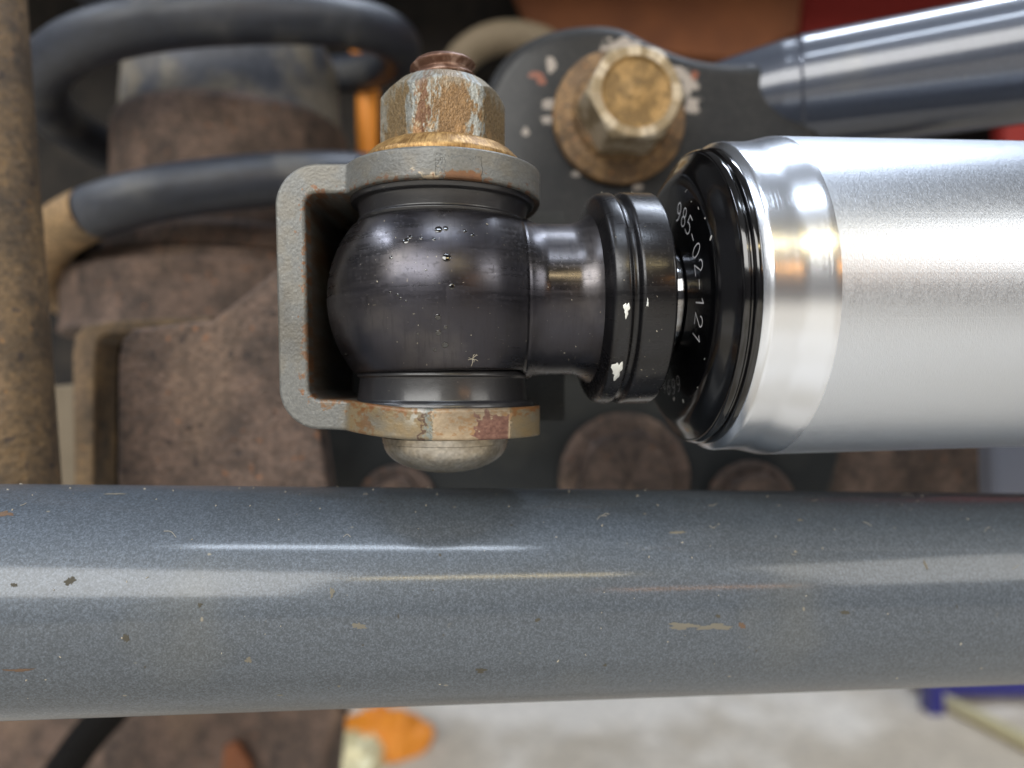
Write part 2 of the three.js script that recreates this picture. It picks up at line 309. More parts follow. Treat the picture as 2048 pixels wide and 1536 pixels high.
// end cap with the engraved numbers on its polished face
{
  const face = document.createElement('canvas'); face.width = face.height = 1536;
  const c = face.getContext('2d'), S = 1536 / 50;        // 50 mm square, centre on the axis; canvas x = towards the lens (local z), canvas y = down (local -y)
  c.fillStyle = '#08080a'; c.fillRect(0, 0, 1536, 1536);
  const D = {                                            // single-stroke digits in a 0.6 x 1 cell, y down
    0: [['o', 0.3, 0.5, 0.26, 0.48]], 1: [['l', 0.12, 0.22, 0.32, 0.03, 0.32, 0.98]], 2: [['b', 0.05, 0.28, 0.05, -0.1, 0.6, -0.1, 0.55, 0.32], ['l', 0.55, 0.32, 0.04, 0.97, 0.58, 0.97]],
    4: [['l', 0.42, 0.98, 0.42, 0.03, 0.02, 0.68, 0.58, 0.68]], 5: [['l', 0.53, 0.03, 0.12, 0.03, 0.08, 0.45], ['b', 0.08, 0.45, 0.75, 0.2, 0.75, 1.15, 0.03, 0.92]],
    6: [['o', 0.3, 0.7, 0.25, 0.28], ['b', 0.06, 0.68, 0.06, 0.3, 0.25, 0.05, 0.5, 0.03]], 8: [['o', 0.3, 0.26, 0.21, 0.23], ['o', 0.3, 0.73, 0.26, 0.25]], 9: [['o', 0.3, 0.3, 0.25, 0.28], ['b', 0.54, 0.32, 0.54, 0.7, 0.35, 0.95, 0.1, 0.97]], '-': [['l', 0.08, 0.55, 0.5, 0.55]], 7: [['l', 0.04, 0.04, 0.56, 0.04, 0.2, 0.97]],
  };
  const glyph = (ch, size) => {
    for (const st of D[ch]) {
      c.beginPath();
      const q = st.slice(1).map((x) => x * size);
      if (st[0] === 'o') c.ellipse(q[0], q[1], q[2], q[3], 0, 0, 7);
      if (st[0] === 'l') { c.moveTo(q[0], q[1]); for (let k = 2; k < q.length; k += 2) c.lineTo(q[k], q[k + 1]); }
      if (st[0] === 'b') { c.moveTo(q[0], q[1]); c.bezierCurveTo(...q.slice(2)); }
      c.stroke();
    }
  };
  c.lineCap = c.lineJoin = 'round';
  const write = (str, radius, deg0, step, size, inward, ink, lw) => {       // degrees: 0 = towards the lens, 90 = down
    c.strokeStyle = ink; c.lineWidth = lw * S;
    [...str].forEach((ch, k) => {
      const a = (deg0 + k * step) * Math.PI / 180;
      c.save(); c.translate(768 + radius * S * Math.cos(a), 768 + radius * S * Math.sin(a));
      c.rotate(a + (inward ? -Math.PI / 2 : Math.PI / 2)); c.translate(-0.3 * size * S, -0.5 * size * S); glyph(ch, size * S); c.restore();
    });
  };
  write('985-02-121', 14.2, -66, 10.6, 3.0, false, '#d2d2d6', 0.24);
  write('4699', 14.4, 102, -9.5, 2.5, true, '#a8a8aa', 0.17);
  c.fillStyle = '#b9b7b2';
  for (const [r, deg, w, h] of [[17.4, -50, 0.5, 0.2], [18.2, -40, 0.7, 0.25], [18.9, -31, 0.45, 0.25], [19.2, -20, 0.8, 0.4], [17.9, -60, 0.9, 0.16], [18.4, 34, 0.5, 0.18], [17.6, 70, 0.8, 0.5], [16.4, 84, 0.8, 0.6], [18.8, 50, 0.4, 0.2]]) {
    c.save(); c.translate(768 + r * S * Math.cos(deg * Math.PI / 180), 768 + r * S * Math.sin(deg * Math.PI / 180)); c.rotate(deg); c.beginPath(); c.ellipse(0, 0, w * S / 2, h * S / 2, 0, 0, 7); c.fill(); c.restore();
  }
  const ct = new THREE.CanvasTexture(face); ct.colorSpace = THREE.SRGBColorSpace;
  const capMat = std({ map: ct, roughness: 0.16, metalness: 0.35, clearcoat: 0.5, clearcoatRoughness: 0.1 });
  const g = rev([[36.4, 7.9], [36.4, 8.8, 0.3], [36.7, 9.2, 0.3], [36.9, 19.5, 1.5], [38.9, 22.0, 0.7], [39.4, 22.9, 0.4]], 'x', 160), p = g.attributes.position;
  for (let i = 0; i < p.count; i++) g.attributes.uv.setXY(i, 0.5 + p.getZ(i) / 50, 0.5 + p.getY(i) / 50);
  const cap = part('end_cap', onAxis(g), capMat, damper);
  part('cap_rim', onAxis(rev([[39.4, 22.8], [39.5, 23.3, 0.4], [40.3, 23.7, 0.4], [40.6, 23.1, 0.2], [40.9, 23.1, 0.2], [41.2, 23.8, 0.4], [42.0, 23.9, 0.3], [42.2, 23.4]], 'x', 160)), M.blackGloss, cap);
}
part('turned_end', onAxis(rev([[41.7, 22.5], [41.9, 23.8, 0.3], [42.9, 24.75, 0.4], [47.4, 24.8, 0.9], [51.2, 25.7, 0.8], [52.0, 25.75]], 'x', 200)), M.aluTurned, damper, 'polished band at the end of the barrel');
part('barrel', onAxis(rev([[51.8, 25.73], [190, 25.73, 1], [190, 10]], 'x', 200)), M.aluBarrel, damper);

// bits on the black parts: bare-metal nicks, oil drops, grit
const axisPoint = (s, ang, r) => { const g = new THREE.BufferGeometry(); g.setAttribute('position', new THREE.Float32BufferAttribute([s, r * Math.sin(ang), r * Math.cos(ang)], 3)); onAxis(g); return [...g.attributes.position.array]; };
function nick(s, deg, ls, la, rad, name, mat, parent) {
  const g = gridGeo(26, 8, (a, b) => {
    const t = a * 2 * Math.PI, w = b * (0.8 + 0.25 * Math.sin(3 * t + s) + 0.14 * Math.sin(7 * t + 1)), e = s + ls * w * Math.cos(t), an = deg * Math.PI / 180 + la / rad * w * Math.sin(t), r = rad + 0.1 * (1 - b * b) + 0.02;
    return [e, r * Math.sin(an), r * Math.cos(an), e, an * rad];
  });
  return part(name, onAxis(g), mat, parent);
}
nick(25.2, -11, 0.5, 1.2, 16.88, 'bare_nick', M.bareChip, collarPart);
nick(24.9, -44, 1.0, 2.1, 16.75, 'bare_nick', M.bareChip, collarPart);
nick(28.2, -8, 0.16, 0.7, 16.9, 'bare_nick', M.bareChip, collarPart);
{
  const onBall = (u, v) => {                             // where the sight line through a pixel meets the ball
    const d = new THREE.Vector3((u - 1024) / F, (768 - v) / F, -1).normalize(), e = new THREE.Vector3(...EYE), b = d.dot(e), q = b * b - e.lengthSq() + 17.9 * 17.9;
    const p = d.multiplyScalar(b - Math.sqrt(Math.max(0, q))); return [p, p.clone().sub(e).normalize()];
  };
  const drops = [[877, 459, 8], [891, 457, 6], [893, 515, 9], [812, 482, 7], [820, 474, 5], [868, 478, 4], [876, 634, 6], [891, 655, 4], [877, 666, 6], [904, 573, 6], [842, 476, 4], [782, 515, 4], [930, 462, 4], [945, 470, 4], [890, 690, 7], [870, 700, 4], [795, 590, 3], [801, 597, 2.6], [780, 585, 2.6], [812, 602, 2.4], [852, 540, 2.5], [836, 668, 3]];
  for (const [u, v, r] of drops) {
    const [p, n] = onBall(u, v), g = new THREE.SphereGeometry(1, 18, 10); g.scale(r / F * 102, 0.22 * r / F * 102, r / F * 102);
    part('oil_drop', aim(g, [p.x, p.y, p.z], [n.x, n.y, n.z], 'y'), M.oil, eyePart);
  }
  // grit: too fine to count
  const list = [];
  for (let k = 0; k < 90; k++) {
    const q = rnd(); let s, r, ang = rr(-1.35, 1.35);
    if (q < 0.45) { s = rr(-16, 9); r = Math.sqrt(17.9 ** 2 - s * s); if (Math.abs(r * Math.sin(ang)) > 10.8) continue; } else if (q < 0.65) { s = rr(13.5, 21); r = 12; } else if (q < 0.85) { s = rr(24, 32); r = 16.9; if (s > 26 && s < 27.9) continue; } else { s = 37; r = rr(12, 19); ang *= 1.6; }
    const g = new THREE.IcosahedronGeometry(rr(0.03, 0.11), 0); g.scale(rr(0.6, 2.2), rr(0.5, 1), rr(0.6, 1.6)); const p = axisPoint(s, ang, r); g.rotateZ(rr(0, 3)); g.translate(...p); list.push(g);
  }
  const dustPart = part('grit', mergeGeometries(list), M.dust, damper); dustPart.userData.kind = 'stuff';
  // a wisp of lint
  const [p] = onBall(945, 718), wisps = [];
  for (let k = 0; k < 9; k++) { const a = rr(0, 6.3), l = rr(0.4, 1.3); wisps.push(tube([[p.x, p.y, p.z + 0.1], [p.x + 0.5 * l * Math.cos(a) + rr(-0.2, 0.2), p.y + 0.5 * l * Math.sin(a), p.z + 0.35], [p.x + l * Math.cos(a), p.y + l * Math.sin(a), p.z + 0.1]], 0.035, 8, 5)); }
  part('lint', mergeGeometries(wisps), M.dust, eyePart);
}

// ------------------------------------------------------------------ clevis bracket: a strap bent to a U, round lugs
const BOLT = [-10.9, -118.8];                            // x, z of the bolt's axis
const clevis = thing('clevis_bracket', 'grey painted U shaped clevis bracket with chipped round lugs gripping the black eye', 'bracket', [-33, -6, -130]);
const SX = 15.3, STRAP_L = 106.8;
{
  const T = 2.25, xr = BOLT[0] + SX, path = [];
  const yt = (x) => 30.75, yb = (x) => mix(-4.55, -5.65, sstep(-29, -11, x));
  for (let k = 0; k <= 90; k++) { const x = mix(xr, -29.2, (k / 90) ** 0.8 * 0.0 + k / 90); path.push([x, yt(x)]); }
  for (let k = 1; k <= 16; k++) { const a = k / 16 * Math.PI / 2; path.push([-29.2 - 4 * Math.sin(a), 26.75 + 4 * Math.cos(a)]); }
  for (let k = 1; k <= 30; k++) path.push([mix(-33.2, -32.6, k / 30), mix(26.75, -0.55, k / 30)]);
  for (let k = 1; k <= 16; k++) { const a = k / 16 * Math.PI / 2; path.push([-28.6 - 4 * Math.cos(a), -0.55 - 4 * Math.sin(a)]); }
  for (let k = 1; k <= 90; k++) { const x = mix(-28.6, xr, k / 90); path.push([x, yb(x)]); }
  // extra stations near the lug tips, where the width falls fast
  const dense = []; path.forEach((q, i) => { dense.push(q); if ((i < 3 || i > path.length - 5) && path[i + 1]) for (let k = 1; k < 8; k++) dense.push([mix(q[0], path[i + 1][0], k / 8), mix(q[1], path[i + 1][1], k / 8)]); });
  let len = [0]; for (let i = 1; i < dense.length; i++) len.push(len[i - 1] + Math.hypot(dense[i][0] - dense[i - 1][0], dense[i][1] - dense[i - 1][1]));
  const L = len[len.length - 1], n = dense.length;
  const wf = (x) => { const dx = (x - BOLT[0]) / SX, c = SX * Math.sqrt(Math.max(0, 1 - dx * dx)); if (x > BOLT[0]) return c; const s = 6.8, k = 0.8, h = Math.max(k - Math.abs(c - s), 0) / k; return Math.max(c, s) + h * h * k * 0.25; };
  const wb = (x) => (x > BOLT[0] ? 24 * Math.sqrt(Math.max(0, 1 - ((x - BOLT[0]) / SX) ** 2)) : 24);
  const loop = [];                                       // [front 0..1 / back, n offset, v]
  const C = 0.55;
  for (let k = 0; k <= 4; k++) { const a = k / 4 * Math.PI / 2; loop.push(['f', T - C + C * Math.cos(a), -C + C * Math.sin(a), 0.02 + 0.05 * k / 4]); }
  for (let k = 0; k <= 4; k++) { const a = k / 4 * Math.PI / 2; loop.push(['f', -T + C - C * Math.sin(a), -C + C * Math.cos(a), 0.33 + 0.05 * k / 4]); }
  loop.push(['b', -T, 0, 0.62], ['b', T, 0, 0.68], ['f', T, -C, 1.0]);
  const frame = (i) => { const a = dense[Math.max(0, i - 1)], b = dense[Math.min(n - 1, i + 1)], tx = b[0] - a[0], ty = b[1] - a[1], l = Math.hypot(tx, ty); return [-ty / l, tx / l]; };
  const g = gridGeo(n - 1, loop.length - 1, (a, b) => {
    const i = Math.round(a * (n - 1)), q = loop[Math.round(b * (loop.length - 1))], nr = frame(i), o = [-nr[0], -nr[1]];
    const ww = q[0] === 'f' ? Math.max(0, wf(dense[i][0]) + q[2]) : -wb(dense[i][0]);
    return [dense[i][0] + o[0] * q[1], dense[i][1] + o[1] * q[1], BOLT[1] + ww, len[i] / L, q[3]];
  });
  const upX = (t) => xr - t, loX = (t) => t - (L - (xr + 28.6)) - 28.6;
  const W = 2048, H = 512;
  const cmap = colour(W, H, 1, 1, (u, v) => {
    const t = u * L, n1 = fbm(u * 40, v * 6, 40, 201), f = fbm(u * 400, v * 60, 400, 205, 2), big = fbm(u * 9, v * 2, 9, 209, 3), fine = fbm(u * 700, v * 100, 700, 215, 1);
    let c = mix3([84, 85, 84], [116, 117, 114], clamp(0.5 + (f - 0.5) * 0.7 + (fine > 0.85 ? 0.25 : 0)));
    c = mix3(c, [112, 102, 84], sstep(0.42, 0.72, n1) * 0.3);
    const front = v < 0.4, e = clamp((v - 0.02) / 0.36);                    // e: 0 outer edge .. 1 inner edge of the edge face
    if (front) {
      const wob = (fbm(u * 160, v * 24, 160, 221, 3) - 0.5);
      if (t > L - (xr + 28.6)) {                         // lower lug
        const x = loX(t), ei = e;
        c = mix3(c, [122, 102, 68], sstep(-25.5, -23.5, x) * clamp(0.5 + 1.2 * (n1 - 0.45)));
        c = mix3(c, [112, 70, 34], sstep(0.72, 0.95, ei + wob * 0.7) * 0.75);
        c = mix3(c, [104, 62, 26], sstep(0.4, 0.9, 1 - Math.abs(x + 21.5) / 3 + wob * 2) * 0.5);
        const m1 = sstep(-11.3 + wob * 1.6, -10.9 + wob * 1.6, x) * (1 - sstep(-0.2 + wob * 0.9, 0.05 + wob * 0.9, x));
        c = mix3(c, mix3([138, 120, 96], [168, 152, 128], fbm(u * 200, v * 30, 200, 231, 3)), m1 * 0.95);
        c = mix3(c, [140, 104, 66], m1 * sstep(0.52, 0.7, fbm(u * 120, v * 20, 120, 235, 4)) * 0.7);
        const m2 = sstep(0.0, 0.25, Math.min(x + 5.1 + wob * 2.2, -0.35 - x + wob * 0.6, (0.86 - ei) * 4 + wob * 3));
        c = mix3(c, mix3([84, 54, 46], [138, 104, 90], fbm(u * 260, v * 40, 260, 241, 3)), m2);
        const m3 = (1 - sstep(0.3, 0.8, Math.abs(x + 11.5 + 1.4 * wob))) * sstep(-0.1, 0.2, fbm(u * 150, v * 22, 150, 245, 3) - 0.4);
        c = mix3(c, [108, 118, 118], m3 * 0.8);
        c = mix3(c, [56, 34, 24], (1 - sstep(0.1, 0.4, Math.abs(x + 12.4 + 2.4 * wob))) * 0.7);
        c = mix3(c, [160, 164, 162], sstep(0.5, 0.65, fbm(u * 90, v * 14, 90, 249, 3)) * sstep(-16, -13, x) * (1 - sstep(-12.5, -11.5, x)) * 0.8 * sstep(0.3, 0.7, ei));
      } else if (t < xr + 29.2) {                        // upper lug
        const x = upX(t), ei = e;
        c = mix3(c, [112, 76, 48], sstep(-9.5 + wob, -9 + wob, x) * (1 - sstep(-4.4, -4.1, x)) * sstep(0.7, 0.8, ei + wob * 0.3));
        c = mix3(c, [176, 160, 136], sstep(0.72, 0.86, ei + wob * 0.5) * sstep(-14.5 + wob, -14, x) * (1 - sstep(-10.5, -9.5, x)) * sstep(0.45, 0.6, fbm(u * 180, v * 26, 180, 251, 2)));
        c = mix3(c, [104, 70, 48], sstep(0.88, 0.95, ei + wob * 0.9) * sstep(0.4, 0.65, fbm(u * 140, v * 20, 140, 258, 3)) * 0.8);
      } else {                                           // web and bends
        c = mix3(c, [116, 74, 44], sstep(0.84, 0.92, e + wob * 0.9) * sstep(0.35, 0.6, fbm(u * 140, v * 20, 140, 258, 3)) * 0.8);
        c = mix3(c, [168, 170, 166], sstep(0.8, 0.88, fbm(u * 260, v * 40, 260, 255, 2)) * 0.3);
      }
      c = mix3(c, [190, 180, 160], fbm(u * 500, v * 80, 500, 261, 1) > 0.985 ? 0.5 : 0);
    } else c = mix3(c, [84, 50, 28], clamp(0.15 + (n1 - 0.4) * 1.6));
    c = mix3(c, [60, 56, 50], sstep(0.55, 0.75, big) * 0.3);
    return c;
  });
  cmap.repeat.set(1, 1);
  const cb = texture(2048, 512, 1, 1, (u, v) => {
    let h = 0.45 + 0.22 * (fbm(u * 300, v * 44, 300, 271, 2) - 0.5) + 0.2 * (fbm(u * 60, v * 10, 60, 275, 3) - 0.5);
    const t = u * L, e = clamp((v - 0.02) / 0.36), wob = fbm(u * 160, v * 24, 160, 221, 3) - 0.5;                 // lost flakes of paint lie lower
    if (v < 0.4 && t < xr + 29.2) { const x = upX(t); if (x > -9.3 + wob && x < -4.2 + wob * 0.5 && e > 0.34 + wob * 0.3) h -= 0.5; if (x > -10.6 && x < -9.6 && Math.abs(e - 0.6 + wob) < 0.15) h += 0.4; }
    if (v < 0.4 && t > L - (xr + 28.6)) { const x = loX(t); if (x > -11.1 + wob * 1.6 && x < -0.1 + wob * 0.9) h -= 0.35; if (x > -5.1 && x < -0.4 && e < 0.86) h += 0.15; }
    return h;
  }); cb.repeat.set(1, 1);
  const strapMat = std({ map: cmap, roughness: 0.48, metalness: 0.25, bumpMap: cb, bumpScale: 0.00022, clearcoat: 0.15, clearcoatRoughness: 0.4 });
  part('strap', flip(g), strapMat, clevis);
  const bp = slab(44, 40, 5, [-12, 13, -145.5]); part('back_plate', bp, M.greyPaint, clevis);
}

// bushings pressed into the eye, one above and one below
const bush = (y0, y1, flipY) => { const p = [[0, 6], [0, 13.0, 0.4], [0.9, 13.4, 0.4], [1.1, 12.9, 0.25], [y1 - y0 - 0.95, 13.3, 0.3], [y1 - y0 - 0.85, 14.2, 0.25], [y1 - y0, 14.5, 0.3], [y1 - y0, 6]]; const g = rev(flipY ? p.map((q) => [y1 - y0 - q[0], q[1], q[2]]).reverse() : p, 'y', 140); g.translate(BOLT[0], y0, BOLT[1]); return g; };
solo('bushing', bush(24.3, 28.6, false), M.bushing, 'black bushing ring between the eye and the upper lug', 'bushing', [BOLT[0], 24.3, BOLT[1]], 'bushings of the eye');
solo('bushing', bush(-3.5, 2.1, true), M.bushing, 'black bushing ring between the eye and the lower lug', 'bushing', [BOLT[0], -3.5, BOLT[1]], 'bushings of the eye');

// ------------------------------------------------------------------ bolt and nut of the clevis
{
  const bolt = thing('clevis_bolt', 'round headed steel bolt standing through the clevis, dull dome below', 'bolt', [BOLT[0], -14, BOLT[1]]);
  const dome = [[-13.9, 0.01]]; for (let k = 1; k <= 16; k++) { const a = k / 16 * Math.PI / 2; dome.push([-9.3 - 4.6 * Math.cos(a), 9.7 * Math.sin(a)]); }
  dome.push([-9.2, 9.85], [-8.3, 9.95], [-7.9, 9.6], [-7.88, 4]);
  const head = rev(dome, 'y', 120); head.translate(BOLT[0] + 0.4, 0, BOLT[1]);
  M.domeSteel = std({ map: colour(512, 512, 40, 40, (u, v) => { const n = fbm(u * 6, v * 6, 6, 281), f = fbm(u * 80, v * 80, 80, 285, 2); const c = mix3([150, 138, 118], [178, 173, 164], sstep(0.3, 0.7, n)), k = 0.86 + 0.28 * f; return [c[0] * k, c[1] * k, c[2] * k]; }), roughness: 0.36, metalness: 0.82, bumpMap: M.rust.bumpMap, bumpScale: 0.00006 });
  part('head', head, M.domeSteel, bolt);
  const shank = rev([[-8, 5], [36, 5]], 'y', 48); shank.translate(BOLT[0], 0, BOLT[1]); part('shank', shank, M.domeSteel, bolt);
  const thread = gridGeo(120, 70, (a, b) => {
    const ang = -Math.PI + 2 * Math.PI * a, y = mix(36, 51.2, b), ph = (((y - 2.0 * a) / 2.0) % 1 + 1) % 1, tri = 1 - Math.abs(2 * ph - 1);
    let r = 4.3 + 1.0 * tri; r = Math.min(r, 5.3 - Math.max(0, y - 50.2) * 0.9); if (b > 0.985) r = 0.01;
    return [BOLT[0] + r * Math.sin(ang), Math.min(y, 51.0), BOLT[1] + r * Math.cos(ang), ang * 5, y];
  });
  part('thread', thread, M.threadSteel = std({ map: colour(256, 256, 18, 18, (u, v) => { const n = fbm(u * 8, v * 8, 8, 291); return mix3([96, 68, 54], [160, 134, 120], sstep(0.4, 0.65, n)); }), roughness: 0.45, metalness: 0.5, bumpMap: M.rust.bumpMap, bumpScale: 0.0001 }), bolt);

  const nut = thing('lock_nut', 'rusty brown hex flange nut on top of the clevis with bluish worn corners', 'nut', [BOLT[0], 33, BOLT[1]]);
  const AP = 8.75, CR = AP / Math.cos(Math.PI / 6), PH = -19.5 * Math.PI / 180, y0 = 36.0, y1 = 47.0;
  const rows = []; for (let k = 0; k <= 44; k++) rows.push(k / 44);
  const nutGeo = gridGeo(360, 60, (a, b) => {
    const ang = -Math.PI + 2 * Math.PI * a; let q = ((ang - PH) % (Math.PI / 3) + Math.PI / 3) % (Math.PI / 3) - Math.PI / 6;
    let r = AP / Math.cos(q); r = Math.min(r, CR - 0.28);                              // corners a little worn
    let y = mix(y0, y1, Math.min(1, b / 0.86)); const cone = 7.0 + (y1 - y) * 1.05; r = Math.min(r, cone);
    if (b > 0.86) r = mix(7.0, 5.0, (b - 0.86) / 0.14);
    return [BOLT[0] + r * Math.sin(ang), y, BOLT[1] + r * Math.cos(ang), a, (y - y0) / (y1 - y0)];
  });
  const nutMap = colour(2048, 512, 1, 1, (u, v) => {
    const deg = u * 360 - 180, n = fbm(u * 60, v * 6, 60, 301, 4), f = fbm(u * 420, v * 44, 420, 305, 2), w = (fbm(u * 90, v * 6, 90, 309, 4) - 0.5), w2 = fbm(u * 200, v * 12, 200, 315, 3) - 0.5;
    let c = mix3([104, 88, 64], [132, 112, 80], clamp(0.5 + (f - 0.5) * 2));
    if (deg > -19.5 && deg < 40.5) c = mix3([100, 77, 50], [132, 104, 70], clamp(0.5 + (f - 0.5) * 2.2 + (n - 0.5)));
    const zinc = mix3([118, 124, 124], [158, 162, 160], clamp(0.5 + w2 * 2));
    const streak = (cx, half, soft = 3) => 1 - sstep(half - soft, half + soft, Math.abs(deg - cx + w * 34));
    c = mix3(c, zinc, streak(-24, 6) * 0.85); c = mix3(c, zinc, streak(-5, 3.2, 2.5) * sstep(-0.25, 0.1, w2 + 0.05) * 0.85);
    c = mix3(c, zinc, streak(35, 6) * sstep(-0.35, 0.05, w2 + (v > 0.35 && v < 0.5 ? -0.15 : 0.12)) * 0.9); c = mix3(c, zinc, streak(-76, 7) * 0.6);
    c = mix3(c, [92, 62, 46], streak(-13, 3.4, 2) * 0.7);
    c = mix3(c, [190, 150, 100], sstep(0.55, 0.7, n) * (1 - sstep(0.05, 0.3, v)) * 0.5);
    c = mix3(c, zinc, sstep(0.62, 0.8, v + w * 0.5) * 0.45);
    return c;
  });
  nutMap.repeat.set(1, 1);
  const nb = texture(1024, 256, 1, 1, (u, v) => 0.6 * fbm(u * 160, v * 22, 160, 321, 3) + 0.4 * fbm(u * 400, v * 50, 400, 325, 2)); nb.repeat.set(1, 1);
  part('hex', nutGeo, std({ map: nutMap, roughness: 0.5, metalness: 0.4, bumpMap: nb, bumpScale: 0.00022 }), nut);
  const fl = rev([[33.0, 6], [33.0, 12.7, 0.2], [34.3, 12.8, 0.5], [36.2, 10.9, 0.5], [36.8, 9.6, 0.3], [36.9, 6]], 'y', 140, (a, s) => 0.05 * Math.sin(9 * a) + 0.04 * Math.sin(23 * a)); fl.translate(BOLT[0], 0, BOLT[1]);
  M.bronze = std({ map: colour(1024, 256, 40, 8, (u, v) => { const n = fbm(u * 40, v * 6, 40, 331), f = fbm(u * 240, v * 8, 240, 335, 2); const c = mix3([122, 92, 52], [184, 150, 98], clamp(0.45 + (n - 0.5) * 1.6 + (f - 0.5) * 1.2)); return c; }), roughness: 0.48, metalness: 0.55, bumpMap: M.rust.bumpMap, bumpScale: 0.00014 });
  part('flange', fl, M.bronze, nut);
}

// ------------------------------------------------------------------ tie rod across the front
{
  const A = [-79, -33.1, -115.9], B = [98, -38.6, -143.8], dir = [B[0] - A[0], B[1] - A[1], B[2] - A[2]], L = Math.hypot(...dir), n = dir.map((x) => x / L), P0 = A.map((x, i) => x - n[i] * 120);
  const g = rev([[0, 8], [0, 17.5, 0.8], [430, 17.5, 0.8], [430, 8]], 'x', 220);
  const rod = thing('tie_rod', 'thick grey blue painted tie rod running across below the damper', 'tie rod', P0);
  const rodTube = part('tube', aim(g, P0, dir, 'x'), M.tieRod, rod);
  const qr = new THREE.Quaternion().setFromUnitVectors(new THREE.Vector3(1, 0, 0), new THREE.Vector3(...n)), inv = qr.clone().invert();
  M.mud = std({ color: new THREE.Color(0.06, 0.055, 0.042), roughness: 0.9 }); M.mudPale = std({ color: new THREE.Color(0.14, 0.13, 0.105), roughness: 0.9 }); M.rustSpot = std({ color: new THREE.Color(0.11, 0.07, 0.045), roughness: 0.9 });
  const stain = (u, v, wu, wv, mat, ragged = 0.5) => {                                    // a thin crust on the tube where the sight line through a pixel meets it
    const d = new THREE.Vector3((u - 1024) / F, (768 - v) / F, -1).normalize().applyQuaternion(inv), o = new THREE.Vector3(...P0).negate().applyQuaternion(inv);
    const a = d.y * d.y + d.z * d.z, b = o.y * d.y + o.z * d.z, c = o.y * o.y + o.z * o.z - 17.5 * 17.5, t = (-b - Math.sqrt(b * b - a * c)) / a, hit = o.addScaledVector(d, t), an = Math.atan2(hit.y, hit.z), k0 = rr(0, 9), ks = [rr(2, 4) | 0, rr(5, 8) | 0, rr(9, 14) | 0];
    const gg = gridGeo(44, 5, (i, j) => { const q = i * 2 * Math.PI, w = j * (1 + ragged * (0.5 * Math.sin(ks[0] * q + k0) + 0.35 * Math.sin(ks[1] * q + 2 * k0) + 0.25 * Math.sin(ks[2] * q))), s = hit.x + wu * 0.072 * w * Math.cos(q), al = an + wv * 0.072 / 17.5 * w * Math.sin(q), r = 17.5 + 0.03 + 0.03 * (1 - j * j); const p = new THREE.Vector3(s, r * Math.sin(al), r * Math.cos(al)).applyQuaternion(qr).add(new THREE.Vector3(...P0)); return [p.x, p.y, p.z, s, al]; });
    part('dirt_spot', gg, mat, rodTube);
  };
  for (const [u, v, a, b, m] of [[140, 1162, 8, 8, M.mud], [28, 1170, 5, 4, M.mud], [252, 1276, 5, 9, M.mud], [38, 1340, 24, 3, M.rustSpot], [497, 1320, 6, 6, M.mudPale], [962, 1341, 10, 7, M.mud], [718, 1252, 12, 6, M.mudPale], [664, 1185, 4, 9, M.mudPale], [1365, 1252, 30, 7, M.mudPale], [1430, 1254, 38, 6, M.mudPale], [1484, 1251, 8, 6, M.rustSpot], [1436, 1232, 5, 4, M.mud], [1851, 1130, 4, 10, M.mudPale], [10, 1028, 14, 7, M.rustSpot], [230, 988, 18, 4, M.mudPale], [678, 1372, 3, 3, M.mudPale], [1355, 1065, 16, 4, M.mudPale], [1075, 1240, 5, 4, M.mud], [1600, 1040, 6, 3, M.mudPale], [1690, 1225, 9, 5, M.mud], [400, 1210, 4, 4, M.mud], [880, 1110, 3, 3, M.mud], [560, 1390, 5, 3, M.mudPale], [1210, 1330, 4, 4, M.mud]]) stain(u, v, a, b, m);
  // grit and hairs lying on it
  const list = []; const q = new THREE.Quaternion().setFromUnitVectors(new THREE.Vector3(1, 0, 0), new THREE.Vector3(...n));
  const at = (s, a, r = 17.5) => new THREE.Vector3(s, r * Math.sin(a), r * Math.cos(a)).applyQuaternion(q).add(new THREE.Vector3(...P0));
  for (let k = 0; k < 150; k++) { const p = at(rr(110, 320), Math.max(rr(-1, 1.75), rr(-1, 1.75))), b = new THREE.IcosahedronGeometry(rr(0.05, 0.17), 0); b.scale(rr(0.6, 2), rr(0.5, 0.9), rr(0.6, 1.6)); b.rotateZ(rr(0, 3)); b.translate(p.x, p.y, p.z); list.push(b); }
  for (let k = 0; k < 16; k++) { const s = rr(115, 310), a = rr(0.2, 1.75), da = rr(-0.06, 0.06), l = rr(0.6, 2); const c = [0, 0.5, 1].map((t) => { const w = at(s + l * t, a + da * t + (t === 0.5 ? rr(-0.03, 0.03) : 0), 17.56); return [w.x, w.y, w.z]; }); list.push(tube(c, 0.035, 8, 5).toNonIndexed()); }
  const merged = mergeGeometries(list.map((x) => (x.index ? x.toNonIndexed() : x)));
  part('grit', merged, M.dust, rod).userData.kind = 'stuff';
}

